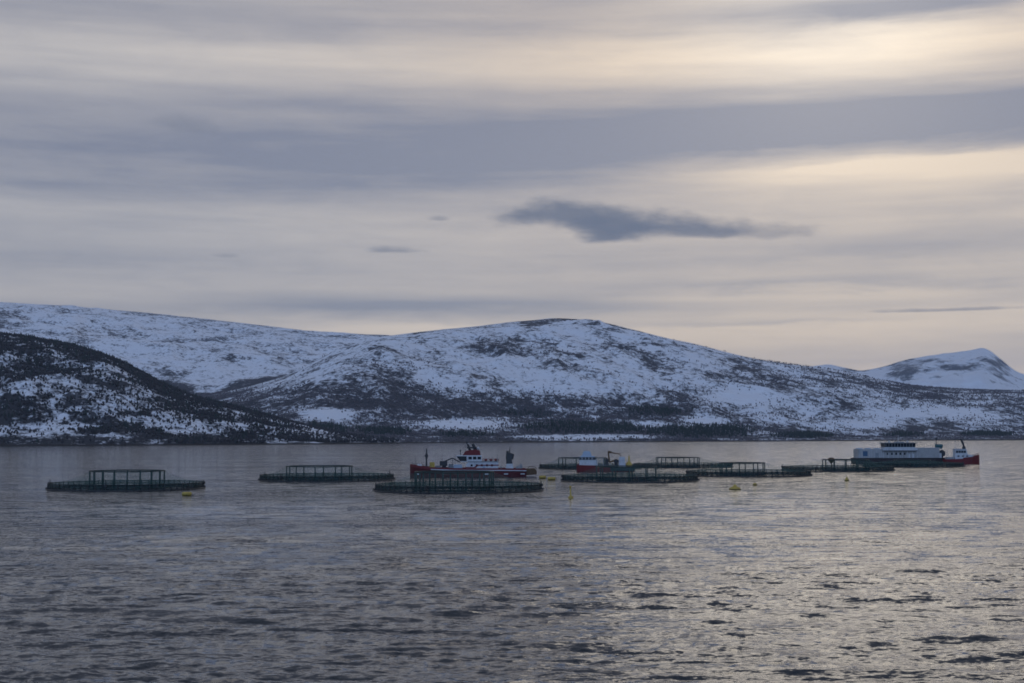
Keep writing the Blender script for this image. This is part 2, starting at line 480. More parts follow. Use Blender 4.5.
def templates(kind, nvar, seed):
    """small trees of a dozen to two dozen triangles"""
    g = random.Random(seed); res = []
    for _ in range(nvar):
        V, Fc = [], []

        def cone(z0, z1, r, n, bulge=None):
            b = len(V); ph = g.random() * 6.3
            for i in range(n):
                a = ph + 6.2832 * i / n; q = r * g.uniform(0.65, 1.3)
                V.append((q * math.cos(a), q * math.sin(a), z0 + g.uniform(-.06, .06)))
            V.append((g.uniform(-.05, .05), g.uniform(-.05, .05), z1))
            for i in range(n): Fc.append((b + i, b + (i + 1) % n, b + n))
            if bulge is not None:
                V.append((0, 0, bulge))
                for i in range(n): Fc.append((b + (i + 1) % n, b + i, b + n + 1))
        if kind == 'conifer':
            cone(0.05, 0.60, 0.24, 5); cone(0.35, 0.85, 0.17, 5); cone(0.62, 1.05, 0.10, 4)
        else:
            b = len(V); V.extend([(-.03, 0, 0), (.03, .02, 0), (0, -.03, 0), (0, 0, .5)]); Fc.extend([(b, b + 1, b + 3), (b + 1, b + 2, b + 3), (b + 2, b, b + 3)])
            for k in range(2 if kind == 'birch' else 1):
                ox, oy = g.uniform(-.14, .14), g.uniform(-.14, .14); b0 = len(V)
                cone(0.45 + .15 * k, 0.92 + 0.12 * k, 0.26 - .06 * k, 4, 0.16 + .2 * k)
                for i in range(b0, len(V)): V[i] = (V[i][0] + ox, V[i][1] + oy, V[i][2])
        res.append((np.array(V), np.array(Fc)))
    return res


def scatter(name, label, cat, L, dens, count, h, kind, mat, seed, wide=1.0):
    X, Y, Z, T, _ = L
    g = np.random.default_rng(seed)
    c = lambda A: (A[:-1, :-1] + A[1:, :-1] + A[:-1, 1:] + A[1:, 1:]) / 4
    area = np.abs((X[1:, 1:] - X[:-1, :-1]) * (Y[1:, 1:] - Y[:-1, :-1]) + 1e-6)
    w = area * np.clip(c(dens), 0, 1) * (c(Z) > 2.5) * (c(T) < 1.04)
    w = (w / w.sum()).reshape(-1)
    idx = g.choice(len(w), count, p=w)
    i, j = np.unravel_index(idx, area.shape)
    fu, fv = g.random(count), g.random(count)
    bil = lambda A: (A[i, j] * (1 - fu) + A[i + 1, j] * fu) * (1 - fv) + (A[i, j + 1] * (1 - fu) + A[i + 1, j + 1] * fu) * fv
    P = np.stack([bil(X), bil(Y), bil(Z) - 0.3], -1)
    tpl = templates(kind, 6, seed)
    which = g.integers(0, 6, count); hh = h * g.uniform(0.55, 1.35, count); rot = g.random(count) * 6.283
    VV, FF, base = [], [], 0
    for k in range(6):
        m_ = which == k; n = m_.sum(); V, Fc = tpl[k]
        ca, sa = np.cos(rot[m_])[:, None], np.sin(rot[m_])[:, None]; s_ = hh[m_][:, None]
        x = (V[None, :, 0] * ca - V[None, :, 1] * sa) * s_ * wide + P[m_][:, 0:1]
        y = (V[None, :, 0] * sa + V[None, :, 1] * ca) * s_ * wide + P[m_][:, 1:2]
        z = V[None, :, 2] * s_ + P[m_][:, 2:3]
        VV.append(np.stack([x, y, z], -1).reshape(-1, 3))
        FF.append((Fc[None] + (base + np.arange(n) * len(V))[:, None, None]).reshape(-1, 3)); base += n * len(V)
    VV = np.concatenate(VV); FF = np.concatenate(FF)
    me = bpy.data.meshes.new(name); me.vertices.add(len(VV)); me.vertices.foreach_set('co', VV.reshape(-1).astype(np.float32))
    me.loops.add(FF.size); me.loops.foreach_set('vertex_index', FF.reshape(-1).astype(np.int32))
    me.polygons.add(len(FF)); me.polygons.foreach_set('loop_start', np.arange(0, FF.size, 3, dtype=np.int32))
    me.update(); me.validate(); me.materials.append(MATS[mat])
    ob = bpy.data.objects.new(name, me); COL.objects.link(ob)
    ob['kind'] = 'stuff'; ob['label'] = label; ob['category'] = cat
    return ob


tt_fine = np.concatenate([np.linspace(-0.08, 0.3, 90)[:-1], np.linspace(0.3, 1.0, 150), np.linspace(1.0, 2.0, 16)[1:]])


# --- the long mountain across the middle and right
def prof_main(T, PX):
    a = 0.085 * sstep(T, 0.0, 0.22)
    b = 0.915 * (1 - (1 - np.clip((T - 0.16) / 0.84, 0, 1)) ** 1.45)
    return a + b * sstep(T, 0.12, 0.5)


def mask_main(PX, PY, X, Y, Z, T, S):
    n1 = fbm(X, Y, 420, 5, 0.55, 1); n2 = fbm(X, Y, 130, 5, 0.6, 5); n3 = fbm(X, Y, 900, 3, 0.5, 9)
    nn = n1 * 0.5 + n2 * 0.5
    edge = soft_interp(PX, [(-200, 395), (150, 392), (280, 398), (330, 390), (390, 378), (430, 392), (470, 398), (560, 395), (640, 402), (700, 410), (800, 405), (900, 400), (1024, 400), (1300, 400)])
    edge = edge + (n1 - 0.5) * 46 + (n2 - .5) * 26
    belt = sstep(PY, edge - 5, edge + 7)
    belt *= 1 - 0.75 * sstep(PX, 660, 760)
    streak = sstep(fbm(X - Y * 0.35, Y * 0.4 + X * 0.25, 260, 5, 0.6, 7), 0.47, 0.62)
    right = sstep(PX, 640, 720) * streak * sstep(PY, 355, 385)
    blobs = 0
    for cx, cy, rx, ry, k in ((820, 385, 50, 12, .4), (700, 405, 60, 16, .8), (910, 372 + 20, 40, 9, .6), (230, 398, 60, 9, .8), (390, 366, 40, 7, .5), (560, 350, 90, 6, .30),
                              (475, 345, 30, 5, .4), (620, 372, 60, 9, .35), (960, 400, 60, 10, .5)):
        blobs = blobs + k * blob(PX, PY, cx, cy, rx, ry)
    clear = 0
    for cx, cy, rx, ry in ((325, 414, 26, 6), (462, 424, 42, 4.5), (585, 437, 62, 2.2), (705, 422, 20, 5), (740, 398, 36, 8), (870, 425, 30, 4), (930, 414, 60, 5), (650, 425, 14, 3)):
        clear = clear + blob(PX, PY, cx, cy, rx, ry)
    clear = np.clip(clear * 1.6 * (0.6 + 0.8 * n2), 0, 1)
    low = sstep(PY, 424, 430)
    birch = np.clip(belt * 0.95 + right * 0.26 + np.clip(blobs, 0, 1) * sstep(nn, 0.38, 0.6) * 1.1, 0, 1) * (1 - clear)
    birch = np.clip(birch + 0.05 * sstep(n2, 0.5, 0.65) * sstep(PY, 335, 365), 0, 1)
    birch *= 1 - 0.45 * low * sstep(n2, 0.4, 0.6)
    con = 0
    for cx, cy, rx, ry in ((310, 428, 34, 6), (385, 432, 26, 3), (570, 428, 44, 5), (620, 429, 26, 4), (700, 432, 48, 6), (530, 414, 25, 3), (655, 412, 30, 5), (465, 435, 26, 2.0), (800, 437, 25, 2.0), (900, 436, 20, 2.0), (985, 436, 25, 2.0)):
        con = con + blob(PX, PY, cx, cy, rx, ry)
    con = np.clip(con * 1.3 - 0.25, 0, 1) * (1 - clear)
    crest = sstep(PY, 342, 320) * sstep(PX, 500, 540) * (1 - sstep(PX, 680, 760))
    along, across = X * 0.78 - Y * 0.62, X * 0.62 + Y * 0.78
    gully = sstep(fbm(along * 0.22, across, 95, 5, 0.6, 14, True), 0.56, 0.80)
    rock = np.clip(0.40 * sstep(fbm(X, Y, 110, 5, 0.65, 12, True), 0.55, 0.85) + 0.27 * gully + 0.55 * crest * sstep(n2, 0.42, 0.6) + 0.3 * sstep(S, 0.6, 1.0), 0, 1)
    bare = 0.22 + 0.46 * rock + 0.27 * birch + 0.30 * con + 0.20 * low * sstep(n1, .35, .6) + 0.18 * sstep(n2, .48, .62)
    bare = bare * (1 - 0.62 * clear)
    return bare, np.clip(rock * 1.2 - birch, 0, 1), (birch, con)


L_main = land('mountain', 'long snowy mountain with birch woods across the fjord', -420, 1460, 720, tt_fine,
              [(-420, 440), (0, 425), (120, 408), (190, 398), (240, 389), (290, 375), (330, 353), (380, 337), (430, 331), (480, 326), (520, 321), (560, 318.5), (600, 322), (630, 329), (660, 337.5), (700, 346),
               (740, 357), (780, 364), (820, 369), (850, 374), (880, 381), (910, 387), (960, 391), (1024, 393), (1100, 380), (1200, 390), (1460, 400)],
              [(-420, 3150), (340, 3080), (420, 3300), (512, 3450), (700, 3650), (850, 3880), (1024, 4150), (1460, 4500)],
              [(-420, 5200), (300, 5400), (560, 5700), (800, 5800), (1024, 5900), (1460, 6000)],
              prof_main, (620, 95, 34, 6), 'mountain_ground', mask_main, 2500)
scatter('birch_wood', 'leafless birch wood on the snowy mountain slope', 'wood', L_main, L_main[4][0], 60000, 6.5, 'thin_birch', 'bare_birch', 21, 1.25)
scatter('spruce_wood', 'dark spruce plantations on the low ground behind the far shore', 'wood', L_main, L_main[4][1], 4200, 10.0, 'conifer', 'conifer', 22, 1.2)


# --- the high plateau behind it on the left
def prof_plain(T, PX):
    return 1 - (1 - np.clip(T, 0, 1)) ** 1.35


def mask_plateau(PX, PY, X, Y, Z, T, S):
    n1 = fbm(X, Y, 500, 5, 0.55, 1); n2 = fbm(X, Y, 190, 5, 0.6, 3)
    valley = sstep(PY + (n1 - .5) * 60, 362, 388)
    rock = np.clip(0.5 * sstep(fbm(X, Y * 0.6, 300, 5, 0.62, 2, True), 0.55, 0.85) + 0.4 * sstep(S, 0.45, 0.8), 0, 1)
    bare = 0.25 + 0.46 * rock + 0.46 * valley * sstep(n2, 0.3, 0.55) + 0.15 * sstep(n2, .45, .62)
    return bare, rock * (1 - valley), (valley * 0.9, valley)


L_pl = land('plateau', 'high snowy plateau behind the wooded hill on the left', -420, 520, 300, np.concatenate([np.linspace(0, 1, 150), np.linspace(1, 2, 14)[1:]]),
            [(-420, 285), (-200, 292), (0, 301), (60, 304), (120, 310), (180, 316), (250, 324), (310, 331), (380, 335), (440, 337), (520, 345)],
            4700, [(-420, 7200), (0, 7600), (520, 8000)], prof_plain, (900, 120, 50, 8), 'mountain_ground', mask_plateau, 3000)


# --- the distant peak on the right
def mask_far(PX, PY, X, Y, Z, T, S):
    rock_and_shade = sum(k * blob(PX, PY, cx, cy, rx, ry) for cx, cy, rx, ry, k in ((903, 371, 13, 9, 1.1), (1002, 368, 13, 10, 1.2), (955, 369, 26, 3.5, .9), (930, 362, 20, 3, .7), (850, 371, 14, 3, .5)))  # dark rock faces; the one right of the summit also paints in its shade
    rock = np.clip(rock_and_shade * (0.4 + 1.1 * fbm(X, Y, 500, 4, 0.6, 5)) + 0.5 * sstep(fbm(X, Y, 900, 5, 0.6, 5, True), 0.55, 0.85) + sstep(S, 0.55, 1.0), 0, 1)
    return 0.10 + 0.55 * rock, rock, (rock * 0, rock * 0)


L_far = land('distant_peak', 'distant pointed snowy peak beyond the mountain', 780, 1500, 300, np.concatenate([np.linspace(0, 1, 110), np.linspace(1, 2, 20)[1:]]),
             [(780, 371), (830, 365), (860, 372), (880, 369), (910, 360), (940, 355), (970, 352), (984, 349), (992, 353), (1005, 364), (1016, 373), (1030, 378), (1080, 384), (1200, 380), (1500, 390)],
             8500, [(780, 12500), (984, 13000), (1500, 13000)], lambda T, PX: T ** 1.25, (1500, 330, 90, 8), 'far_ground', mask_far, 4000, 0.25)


# --- the near wooded hill on the left
def prof_near(T, PX):
    return 0.10 * sstep(T, 0.0, 0.16) + 0.90 * (1 - (1 - np.clip((T - 0.10) / 0.90, 0, 1)) ** 1.25) * sstep(T, 0.06, 0.4)


def mask_near(PX, PY, X, Y, Z, T, S):
    n1 = fbm(X, Y, 120, 5, 0.65, 1); n2 = fbm(X, Y, 42, 4, 0.65, 5)
    base = 0.38 + 0.62 * sstep(n1 * 0.55 + n2 * 0.45, 0.38, 0.56)
    low = sstep(PY, 414, 428)
    flat = low * sstep(fbm(X, Y, 120, 3, 0.5, 8), 0.42, 0.56)
    d = np.clip(base * (1 - 0.75 * flat) * (1 - 0.5 * sstep(PX, 220, 330)), 0, 1)
    bare = 0.29 + 0.40 * d + 0.20 * sstep(n2, .45, .65) - 0.10 * flat + (0.42 - 0.22 * sstep(PX, 180, 300)) * sstep(PY + (n1 - .5) * 8, 430, 437)
    return bare, sstep(n2, 0.5, 0.7) * 0.6, (d, d)


L_nr = land('wooded_hill', 'dark wooded hill patched with snow on the left shore', -420, 400, 340, np.concatenate([np.linspace(-0.08, 1, 190), np.linspace(1, 2, 14)[1:]]),
            [(-420, 318), (-150, 322), (0, 333), (30, 337), (60, 343), (90, 350), (120, 361), (150, 377), (180, 392), (210, 401), (240, 408), (270, 416), (300, 424), (330, 431), (360, 437), (400, 440)],
            [(-420, 2500), (0, 2560), (150, 2660), (300, 2840), (400, 3050)],
            [(-420, 3500), (0, 3450), (150, 3380), (300, 3300), (400, 3350)],
            prof_near, (330, 60, 26, 6), 'near_ground', mask_near, 1500)
scatter('hill_wood', 'dark leafless birch and scrub covering the left hill', 'wood', L_nr, L_nr[4][0], 34000, 6.5, 'birch', 'scrub_birch', 31, 1.3)
scatter('hill_spruces', 'dark spruces among the birch on the left hill', 'wood', L_nr, L_nr[4][0] ** 2, 6000, 9.5, 'conifer', 'conifer', 32, 1.1)


# ------------------------------------------------------------------ shape helpers
class MB:
    """collects shapes into one mesh object"""
    def __init__(self): self.v = []; self.f = []

    def add(self, vs, fs):
        b = len(self.v); self.v += [tuple(x) for x in vs]; self.f += [tuple(b + i for i in q) for q in fs]
        return self

    def box(self, x0, x1, y0, y1, z0, z1, top=None):
        """top=(dx0, dx1, dy): insets of the upper face"""
        a, b, c = top or (0, 0, 0)
        return self.add([(x0, y0, z0), (x1, y0, z0), (x1, y1, z0), (x0, y1, z0), (x0 + a, y0 + c, z1), (x1 - b, y0 + c, z1), (x1 - b, y1 - c, z1), (x0 + a, y1 - c, z1)],
                        [(0, 3, 2, 1), (4, 5, 6, 7), (0, 1, 5, 4), (1, 2, 6, 5), (2, 3, 7, 6), (3, 0, 4, 7)])

    def tube(self, p, q, r, r2=None, n=8):
        p, q = Vector(p), Vector(q); d = (q - p).normalized(); r2 = r if r2 is None else r2
        u = d.orthogonal().normalized(); w = d.cross(u)
        A = [p + (u * math.cos(a) + w * math.sin(a)) * r for a in [2 * math.pi * i / n for i in range(n)]]
        B_ = [q + (u * math.cos(a) + w * math.sin(a)) * r2 for a in [2 * math.pi * i / n for i in range(n)]]
        return self.add(A + B_, [(i, (i + 1) % n, n + (i + 1) % n, n + i) for i in range(n)] + [tuple(range(n - 1, -1, -1)), tuple(range(n, 2 * n))])

    def path(self, pts, r, n=6):
        for a, b in zip(pts[:-1], pts[1:]): self.tube(a, b, r, n=n)
        return self

    def ring(self, R_, z, r, n=72, k=8, wob=0.0):
        vs, fs = [], []
        for i in range(n):
            a = 2 * math.pi * i / n; rad = R_ * (1 + wob * math.sin(3 * a + 1)); zz = z + wob * 6 * math.sin(5 * a)
            for j in range(k):
                b = 2 * math.pi * j / k
                vs.append(((rad + r * math.cos(b)) * math.cos(a), (rad + r * math.cos(b)) * math.sin(a), zz + r * math.sin(b)))
        for i in range(n):
            for j in range(k):
                fs.append((i * k + j, ((i + 1) % n) * k + j, ((i + 1) % n) * k + (j + 1) % k, i * k + (j + 1) % k))
        return self.add(vs, fs)

    def lathe(self, prof, n=16, c=(0, 0, 0)):
        vs, fs = [], []
        for r, z in prof:
            for i in range(n):
                a = 2 * math.pi * i / n; vs.append((c[0] + r * math.cos(a), c[1] + r * math.sin(a), c[2] + z))
        for k in range(len(prof) - 1):
            for i in range(n): fs.append((k * n + i, k * n + (i + 1) % n, (k + 1) * n + (i + 1) % n, (k + 1) * n + i))
        fs.append(tuple(range(n - 1, -1, -1))); fs.append(tuple(range((len(prof) - 1) * n, len(prof) * n)))
        return self.add(vs, fs)

    def prism(self, poly, y0, y1):
        """side outline (x, z) pulled across the beam"""
        n = len(poly)
        return self.add([(x, y0, z) for x, z in poly] + [(x, y1, z) for x, z in poly],
                        [tuple(range(n)), tuple(range(2 * n - 1, n - 1, -1))] + [(i, n + i, n + (i + 1) % n, (i + 1) % n) for i in range(n)])

    def build(self, name, mat, parent=None, smooth=False, bevel=0.0):
        me = bpy.data.meshes.new(name); me.from_pydata(self.v, [], self.f); me.materials.append(MATS[mat])
        me.validate(); me.update()
        if smooth: me.polygons.foreach_set('use_smooth', np.ones(len(me.polygons), dtype=bool))
        ob = bpy.data.objects.new(name, me); COL.objects.link(ob)
        if parent: ob.parent = parent
        if bevel:
            b = ob.modifiers.new('bevel', 'BEVEL'); b.width = bevel; b.segments = 2; b.limit_method = 'ANGLE'
        return ob


def put(mesh_ob, parent, loc=(0, 0, 0), rz=0.0):
    c = mesh_ob.copy(); COL.objects.link(c); c.parent = parent; c.location = loc; c.rotation_euler = (0, 0, rz)
    return c


def thing(name, label, cat, loc, rz=0.0, group=None):
    o = bpy.data.objects.new(name, None); COL.objects.link(o); o.empty_display_size = 0.5
    o.location = loc; o.rotation_euler = (0, 0, rz); o['label'] = label; o['category'] = cat
    if group: o['group'] = group
    return o


def hull_mesh(st, zs_lo=-1.2):
    """st: list of (x, half beam at deck, deck height, half beam at water, keel height)"""
    mb = MB(); k = 7; n = len(st)
    for x, hb, zd, hw, zk in st:
        for s in (-1, 1):
            pass
        ring = [(-hb, zd), (-(hb * .6 + hw * .4), zd * .55), (-hw, 0.0), (-hw * .55, zk), (hw * .55, zk), (hw, 0.0), ((hb * .6 + hw * .4), zd * .55), (hb, zd)]
        mb.v += [(x, y, z) for y, z in ring]
    m_ = 8
    for i in range(n - 1):
        for j in range(m_ - 1):
            mb.f.append((i * m_ + j, i * m_ + j + 1, (i + 1) * m_ + j + 1, (i + 1) * m_ + j))
        mb.f.append((i * m_ + m_ - 1, i * m_, (i + 1) * m_, (i + 1) * m_ + m_ - 1))     # deck
    mb.f.append(tuple(range(m_))); mb.f.append(tuple(range((n - 1) * m_ + m_ - 1, (n - 1) * m_ - 1, -1)))
    return mb


def railing(parent, pts, h=1.0, step=1.6, mat='white_paint', name='railing', r=0.04):
    mb = MB()
    for a, b in zip(pts[:-1], pts[1:]):
        a, b = Vector(a), Vector(b); n = max(1, int((b - a).length / step))
        for i in range(n + 1):
            q = a.lerp(b, i / n); mb.tube(q, q + Vector((0, 0, h)), r, n=4)
        for hh in (h, h * .55): mb.tube(a + Vector((0, 0, hh)), b + Vector((0, 0, hh)), r, n=4)
    return mb.build(name, mat, parent)


def pane_row(parent, xs, w, y, z0, z1, th=0.06, mat='glass', name='window'):
    s = 1 if y > 0 else -1
    for x in xs:
        MB().box(x - w / 2, x + w / 2, min(y, y + s * th), max(y, y + s * th), z0, z1).build(name, mat, parent)


def spot(px, dist): return ((px - 512) / F * dist, dist)


# ------------------------------------------------------------------ fish cages
def cage_protos():
    P = {}
    P['outer'] = MB().ring(25.0, 0.08, 0.25, 84, 8).build('floating_ring', 'black_pipe', None, True)
    P['inner'] = MB().ring(24.1, 0.08, 0.25, 84, 8).build('floating_ring', 'black_pipe', None, True)
    P['rail'] = MB().ring(24.55, 1.8, 0.13, 84, 6).build('handrail', 'green_pipe', None, True)
    P['rail2'] = MB().ring(24.58, 0.85, 0.06, 84, 5).build('handrail', 'green_pipe', None, True)
    mb = MB(); n = 64
    for i in range(n):
        a = 2 * math.pi * (i + .5) / n; c, s = math.cos(a), math.sin(a)
        mb.tube((24.6 * c, 24.6 * s, 0.1), (24.55 * c, 24.55 * s, 2.1), 0.16, 0.13, 6)
        mb.tube((25.4 * c, 25.4 * s, 0.45), (23.8 * c, 23.8 * s, 0.45), 0.10, n=5)      # bracket across both rings
    P['posts'] = mb.build('stanchions', 'black_pipe', None); P['posts']['kind'] = 'stuff'
    mb = MB(); n = 84
    for i in range(n):
        a = 2 * math.pi * i / n
        r0 = 24.35
        for z in (0.0, 0.9, 1.8): mb.v.append((r0 * math.cos(a), r0 * math.sin(a), z))
    for i in range(n):
        j = (i + 1) % n
        for k in range(2): mb.f.append((i * 3 + k, j * 3 + k, j * 3 + k + 1, i * 3 + k + 1))
    P['side'] = mb.build('side_net', 'side_net', None, True)
    return P


CP = cage_protos()
for o in CP.values(): COL.objects.unlink(o)


def bird_net(rw, hw, seed):
    g = random.Random(seed); mb = MB(); n = 72; kk = 7
    for k in range(kk + 1):
        u = k / kk
        for i in range(n):
            a = 2 * math.pi * i / n
            rad = 24.5 + (rw - 24.5) * u
            z = 1.8 + (hw - 1.8) * (u ** 1.7) - 0.15 * math.sin(math.pi * u) * (1 + math.sin(7 * a + seed))
            mb.v.append((rad * math.cos(a), rad * math.sin(a), z + g.uniform(-.05, .05)))
    for k in range(kk):
        for i in range(n): mb.f.append((k * n + i, k * n + (i + 1) % n, (k + 1) * n + (i + 1) % n, (k + 1) * n + i))
    mb.v.append((0, 0, hw - 0.9)); b = kk * n
    for i in range(n): mb.f.append((b + i, b + (i + 1) % n, len(mb.v) - 1))
    return mb


# picture column, distance, diameter, wheel radius, wheel height, posts, wheel offset, label
cages = [
    (128.0, 446, 0.955, 11.9, 5.5, 18, (0.7, -2), 'round fish cage at far left, nearest the wooded hill, tall inner frame'),
    (327.5, 530, 1.00, 12.2, 5.0, 10, (-3.0, 1), 'round fish cage standing alone between the leftmost cage and the red ship'),
    (458.5, 424, 1.00, 11.7, 5.4, 16, (-1.4, 2), 'nearest fish cage, in front of the large red and white ship'),
    (629.0, 512, 0.98, 11.0, 5.0, 11, (-1.2, -1), 'fish cage in front of the small workboat with the knuckle crane'),
    (590.0, 704, 1.02, 11.5, 5.2, 9, (-4.0, 0), 'fish cage partly hidden behind the small workboat'),
    (682.0, 724, 1.00, 11.0, 4.9, 11, (-2.4, 2), 'far fish cage in the back row, right of the small workboat'),
    (747.0, 572, 1.00, 9.0, 5.0, 10, (-2.2, 1), 'fish cage in the middle of the right-hand row, behind the conical yellow buoy'),
    (836.0, 648, 1.00, 10.2, 4.9, 12, (3.5, -1), 'fish cage just left of the feed barge with a brown feed spreader'),
    (911.0, 727, 1.00, 9.0, 3.2, 10, (0.0, 1), 'low fish cage moored right in front of the pale feed barge'),
]
for ci, (px, dist, sc_, rw, hw, nposts, off, label) in enumerate(cages):
    x, y = spot(px, dist)
    root = thing('fish_cage', label, 'fish cage', (x, y, 0.0), random.random() * 6.28, 'round fish farm cages on the fjord')
    root.scale = (sc_, sc_, 1)
    for key in ('outer', 'inner', 'rail', 'rail2', 'posts', 'side'): put(CP[key], root)
    ra = root.rotation_euler.z
    ca, sa = math.cos(-ra), math.sin(-ra)
    ox, oy = off[0] * ca - off[1] * sa, off[0] * sa + off[1] * ca       # wheel drifts inside the ring
    nb = bird_net(rw, hw, ci)
    nb.v = [(vx + ox * min(1, max(0, (24.5 - math.hypot(vx, vy)) / (24.5 - rw))), vy + oy * min(1, max(0, (24.5 - math.hypot(vx, vy)) / (24.5 - rw))), vz) for vx, vy, vz in nb.v]
    nb.build('bird_net', 'bird_net', root, True)
    wheel = MB().ring(rw, hw, 0.21, 48, 6).build('net_support_frame', 'green_pipe', root, True); wheel.location = (ox, oy, 0)
    lo = MB().ring(rw, 0.15, 0.28, 48, 6).build('frame_float', 'black_pipe', wheel, True)
    mid = MB().ring(rw, 1.5, 0.08, 48, 5).build('frame_brace', 'green_pipe', wheel, True)
    post = MB().tube((0, 0, 0.1), (0, 0, hw), 0.25, 0.22, 8).build('frame_post', 'green_pipe', wheel, True)
    for i in range(nposts):
        a = 2 * math.pi * i / nposts + 0.3 * ci
        if i == 0: post.location = (rw * math.cos(a), rw * math.sin(a), 0)
        else: put(post, wheel, (rw * math.cos(a), rw * math.sin(a), 0))
    # taller winch posts on the ring
    for k, aa in enumerate((0.15, 2.9, 4.4)):
        a = aa - ra + 0.35 * math.sin(ci * 2.1 + k)
        c, s = 24.7 * math.cos(a), 24.7 * math.sin(a)
        wp = MB().tube((c, s, 0.1), (c, s, 2.6 + .4 * math.sin(ci + k)), 0.16, 0.12, 6).box(c - .45, c + .45, s - .4, s + .4, 1.2, 2.0)
        wp.build('winch_post', 'black_pipe', root)
    if ci == 7:
        mb = MB().lathe([(0.3, 3.2), (1.5, 4.6), (1.5, 5.4), (0.7, 5.9)], 12).tube((0, 0, 0), (0, 0, 3.4), .25)
        o = mb.build('feed_spreader', 'brown_gear', root, True); o.location = (ox - 6.5 * ca, oy - 6.5 * sa, 0)

# ------------------------------------------------------------------ large service ship (bow to the left)
x, y = spot(474, 566)
ship = thing('service_ship', 'large red and white fish farm service ship behind the nearest cage', 'ship', (x, y, 0), R(1.5)); ship.scale = (1, 1, 0.9)
st = [(-25.4, 0.5, 4.6, 0.2, 1.0), (-24.2, 2.2, 4.4, 0.9, -0.4), (-21.5, 4.4, 3.9, 3.0, -1.5), (-17, 5.8, 3.3, 5.0, -2), (-8, 6.2, 2.9, 5.9, -2), (6, 6.2, 2.8, 6.0, -2), (15, 6.1, 2.7, 5.7, -1.8), (20.5, 5.6, 2.6, 4.8, -0.6)]
hull_mesh(st).build('hull', 'dark_red_paint', ship, bevel=0.06)
# bulwark strakes along both sides
for s in (-1, 1):
    mb = MB()
    for a, b in zip(st[:-1], st[1:]):
        mb.add([(a[0], s * a[1], a[2]), (b[0], s * b[1], b[2]), (b[0], s * (b[1] - .12), b[2]), (a[0], s * (a[1] - .12), a[2]),
                (a[0], s * a[1], a[2] + 1.0), (b[0], s * b[1], b[2] + 1.0), (b[0], s * (b[1] - .12), b[2] + 1.0), (a[0], s * (a[1] - .12), a[2] + 1.0)],
               [(0, 3, 2, 1), (4, 5, 6, 7), (0, 1, 5, 4), (1, 2, 6, 5), (2, 3, 7, 6), (3, 0, 4, 7)])
    mb.build('bulwark', 'red_paint', ship)
    mb = MB()
    for a, b in zip(st[3:-1], st[4:]):
        mb.add([(a[0], s * (a[1] + .03), a[2] - .12), (b[0], s * (b[1] + .03), b[2] - .12), (b[0], s * (b[1] + .12), b[2] - .12), (a[0], s * (a[1] + .12), a[2] - .12),
                (a[0], s * (a[1] + .03), a[2] + .25), (b[0], s * (b[1] + .03), b[2] + .25), (b[0], s * (b[1] + .12), b[2] + .25), (a[0], s * (a[1] + .12), a[2] + .25)],
               [(0, 3, 2, 1), (4, 5, 6, 7), (0, 1, 5, 4), (1, 2, 6, 5), (2, 3, 7, 6), (3, 0, 4, 7)])
    mb.build('rubbing_strake', 'white_paint', ship)
    for xx in (-22.5, 5.0, 12.5, 19.0):
        hb = np.interp(xx, [q[0] for q in st], [q[1] for q in st])
        MB().box(xx - .8, xx + .8, s * hb - .05, s * hb + .05, 1.0, 1.5).build('hull_marking', 'white_paint', ship)
MB().box(-16, 19.5, -5.4, 5.4, 2.78, 2.9).build('deck', 'deck_steel', ship)
# main deckhouse
dh = MB().prism([(-3.2, 2.9), (9.6, 2.9), (9.4, 6.6), (-2.2, 6.6), (-3.2, 5.4)], -4.9, 4.9).build('deckhouse', 'white_paint', ship, bevel=0.08)
for xx in np.arange(-1.0, 9, 2.0): pane_row(dh, [xx], 0.8, -4.9, 4.6, 5.5)
MB().box(3.4, 4.3, -4.98, -4.9, 2.95, 4.9).build('door', 'pale_blue_paint', dh)
MB().prism([(-3.6, 3.9), (0.5, 3.9), (1.6, 4.9), (9.7, 4.9), (9.7, 5.3), (1.2, 5.3), (0.1, 4.3), (-3.6, 4.3)], -5.02, -4.92).build('stripe', 'red_paint', dh)
MB().box(-2.4, 9.7, -5.2, 5.2, 6.62, 6.8).build('upper_deck', 'grey_paint', dh)
railing(dh, [(3.4, -5.1, 6.8), (9.6, -5.1, 6.8), (9.6, 5.1, 6.8), (3.4, 5.1, 6.8)], 1.0, 1.4, 'red_paint', r=0.05)
for xx in (4.6, 6.6, 8.6):
    MB().lathe([(0.1, 0), (.5, .08), (.55, .5), (.5, .95), (.1, 1.0)], 10, (xx, -3.9, 6.8)).build('life_raft', 'red_paint', dh, True)
# wheelhouse, windows leaning out over the foredeck
wh = MB().prism([(-5.0, 6.5), (3.0, 6.5), (3.0, 9.4), (-7.0, 9.4), (-7.2, 8.9)], -4.2, 4.2).build('wheelhouse', 'white_paint', ship, bevel=0.06)
MB().prism([(-5.55, 6.9), (-3.0, 6.9), (-3.0, 9.0), (-7.05, 9.0)], -4.26, 4.26).build('window_band', 'glass', wh)
for xx in (-1.6, 0.2, 2.0): pane_row(wh, [xx], 1.4, -4.2, 7.6, 8.8)
for yy in (-2.5, 0, 2.5): MB().prism([(-5.5, 7.0), (-5.42, 7.0), (-7.1, 9.0), (-7.18, 9.0)], yy - .1, yy + .1).build('window_post', 'white_paint', wh)
MB().prism([(-4.6, 9.4), (2.6, 9.4), (2.2, 11.4), (0.6, 11.9), (-3.4, 11.3)], -3.6, 3.6).build('monkey_island', 'red_paint', wh, bevel=0.1)
mst = MB().tube((-1.6, 0, 11.4), (-3.0, 0, 15.4), .55, .3).tube((0.6, 0, 11.4), (-0.6, 0, 14.4), .75, .55).box(-2.9, 1.0, -1.5, 1.5, 12.4, 13.0).build('mast', 'dark_steel', wh)
